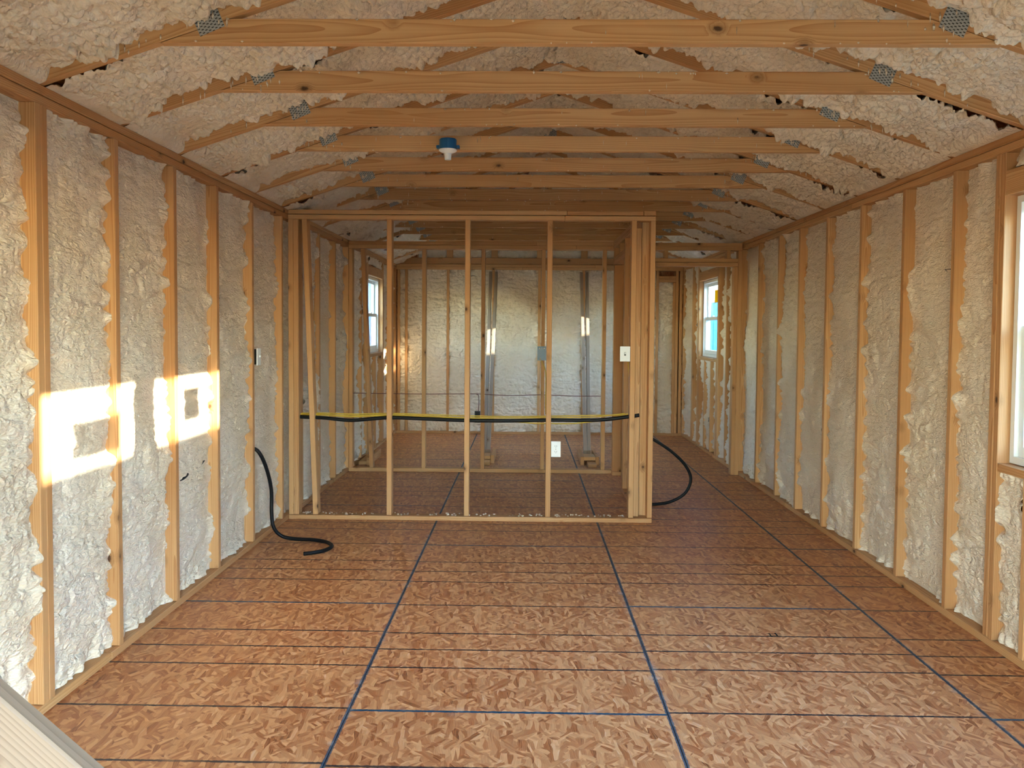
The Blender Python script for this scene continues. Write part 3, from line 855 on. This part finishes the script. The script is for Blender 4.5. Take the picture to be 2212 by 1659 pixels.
# ceiling lamp holder on the fourth truss
ly = TR[9] - 0.062
lh = empty('ceiling_lamp_holder', (1.340, ly, 2.50), 'blue ceiling box with white porcelain lamp holder under a collar tie', 'lamp holder')
lathe('ceiling_box', [(0.050, 0.0), (0.050, 0.055), (0.046, 0.060), (0.0, 0.060)][:3], (1.340, ly, 2.496), 'bluebox', lh)
for s in (-1, 1): box('mounting_ear', 1.340 + s * 0.057 - 0.010, 1.340 + s * 0.057 + 0.010, ly - 0.010, ly + 0.030, 2.504, 2.520, lh, 'bluebox', 0.002)
box('box_bracket', 1.320, 1.360, ly + 0.045, ly + 0.061, 2.506, 2.552, lh, 'bluebox', 0.002)
lathe('socket_base', [(0.014, -0.058), (0.019, -0.057), (0.020, -0.034), (0.022, -0.022), (0.040, -0.014), (0.052, -0.006), (0.053, 0.0)], (1.340, ly, 2.495), 'plate', lh)

# ------------------------------------------------------------------ cables
cd = [(0.035, 0.781), (0.262, 0.773), (0.475, 0.757), (0.745, 0.779), (1.042, 0.773), (1.336, 0.764), (1.678, 0.764), (1.97, 0.772), (2.347, 0.776), (2.604, 0.806), (2.665, 0.816)]
tag(tube('flexible_conduit', [(x, YA + 0.045, z) for x, z in cd], 0.0140, 'black'), 'black conduit threaded level through the partition studs', 'conduit')
for i, pts in enumerate((
        [(0.035, .052, .801), (0.25, .052, .799), (0.45, .05, .790), (0.745, .05, .801), (1.04, .048, .794), (1.34, .046, .785), (1.66, .045, .785), (1.97, .045, .792), (2.3, .048, .798), (2.56, .06, .826)],
        [(0.035, .068, .790), (0.25, .07, .792), (0.48, .07, .782), (0.745, .068, .794), (1.04, .066, .787), (1.34, .064, .778), (1.58, .066, .768), (1.80, .066, .748), (1.97, .066, .744), (2.2, .066, .748), (2.58, .066, .792)],
        [(0.035, .079, .803), (0.25, .08, .806), (0.48, .08, .800), (0.745, .079, .809), (1.04, .078, .802), (1.34, .079, .796), (1.66, .080, .792), (1.97, .079, .799), (2.3, .079, .808), (2.61, .09, .83), (2.60, .10, 1.0), (2.58, .08, 1.22)])):
    tag(tube('electrical_cable', [(x, YA + y, z) for x, y, z in pts], 0.0048, 'yellow', sides=7, per=6), ('yellow cable lying just above the black conduit in the partition', 'yellow cable dipping below the black conduit behind the outlet stud', 'yellow cable behind the conduit turning up to the white switch')[i], 'cable', 'yellow cables in the partition')
tag(tube('electrical_cable', [(1.945, 8.37, 1.165), (1.965, 8.36, 1.13), (2.0, 8.375, 1.05), (2.006, 8.38, 0.9), (2.004, 8.39, 0.75), (2.006, 8.40, 0.60)], 0.0055, 'yellow', sides=7, per=6), 'yellow cable dropping from the blue switch box down a stud', 'cable')
tag(tube('thin_wire', [(0.042, 8.45, .797), (0.35, 8.45, .795), (0.69, 8.45, .793), (1.0, 8.45, .796), (1.28, 8.45, .799), (1.36, 8.45, .797), (1.635, 8.45, .785), (1.9, 8.45, .794), (2.013, 8.45, .795), (2.3, 8.45, .786), (2.57, 8.45, .788)], 0.0038, 'copper', sides=6, per=5), 'thin reddish wire strung level through the rear partition studs', 'wire')
tag(tube('thin_wire', [(1.30, 8.43, .797), (1.322, 8.43, .785), (1.326, 8.43, .70), (1.322, 8.43, .622)], 0.0038, 'copper', sides=6, per=5), 'short reddish wire dropping into the small black box', 'wire')
tag(tube('flexible_conduit', [(-0.05, 5.50, 0.66), (0.012, 5.505, 0.632), (0.05, 5.55, 0.52), (0.070, 5.60, 0.36), (0.072, 5.60, 0.20), (0.085, 5.60, 0.10), (0.13, 5.62, 0.035), (0.218, 5.62, 0.014), (0.361, 5.60, 0.013), (0.462, 5.545, 0.013), (0.523, 5.44, 0.013), (0.50, 5.34, 0.013), (0.44, 5.28, 0.013), (0.385, 5.25, 0.013)], 0.0125, 'black'), 'black hose hanging from the left wall and curling on the floor', 'hose')
tag(tube('flexible_conduit', [(2.766, 6.90, 0.62), (2.862, 6.90, 0.558), (3.018, 6.90, 0.455), (3.135, 6.90, 0.340), (3.183, 6.90, 0.224), (3.138, 6.90, 0.107), (3.024, 6.90, 0.036), (2.90, 6.89, 0.014), (2.78, 6.88, 0.014)], 0.0125, 'black'), 'black hose looping out into the hallway beside the partition', 'hose')
tag(tube('hose_stub', [(-0.09, 4.33, 0.62), (-0.046, 4.42, 0.645), (-0.056, 4.55, 0.665), (-0.046, 4.70, 0.695), (-0.08, 4.80, 0.72)], 0.011, 'black', sides=8, per=6), 'stretch of black hose half buried in left wall foam', 'hose')
tag(tube('nail', [(W - 0.045, 4.24, 1.77), (W - 0.01, 4.33, 1.785), (W + 0.04, 4.36, 1.79)], 0.0018, 'steel', sides=6, per=3), 'bent nail poking from a right wall stud', 'nail')

# ------------------------------------------------------------------ outside
gr = slab('ground', [-60, 70], [-60, 90], [], 0.2, lambda u, v, d: (u, v, -0.45 - d), M['ground']); tag(gr, 'dry grass ground outside the windows', 'ground', kind='structure')


def neighbour(label, side, x, y0, y1, top, mat):
    root = empty('neighbouring_building', (x, (y0 + y1) / 2, -0.45), label, 'building')
    x2 = x + side * 4.5
    box('wall_body', min(x, x2), max(x, x2), y0, y1, -0.45, top - 0.06, root, mat, 0.01)
    box('flat_roof', min(x, x2) - 0.05, max(x, x2) + 0.05, y0 - .05, y1 + .05, top - 0.06, top, root, 'roofmetal', 0.01)
    y = y0 + 0.3
    while y < y1:
        box('siding_rib', *sorted((x - side * 0.02, x)), y, y + 0.05, -0.45, top - 0.07, root, mat, 0.004); y += 0.6
    return root


neighbour('sky blue building outside the right hand windows', 1, 7.4, -6.0, 40.0, 2.355, 'bluewall')
nb = empty('neighbouring_building', (-6.5, 23.5, -0.45), 'added blue grey backdrop building outside the far left window', 'building')  # added backdrop, its dim side facing the window so the pane reads blue
box('wall_body', -12.0, -0.9, 20.0, 27.0, -0.45, 3.0, nb, 'lavwall', 0.01); box('flat_roof', -12.1, -0.8, 19.9, 27.1, 3.0, 3.08, nb, 'roofmetal', 0.01)
for i in range(18): box('siding_rib', -11.8 + i * 0.62, -11.75 + i * 0.62, 19.98, 20.0, -0.45, 2.99, nb, 'lavwall', 0.004)
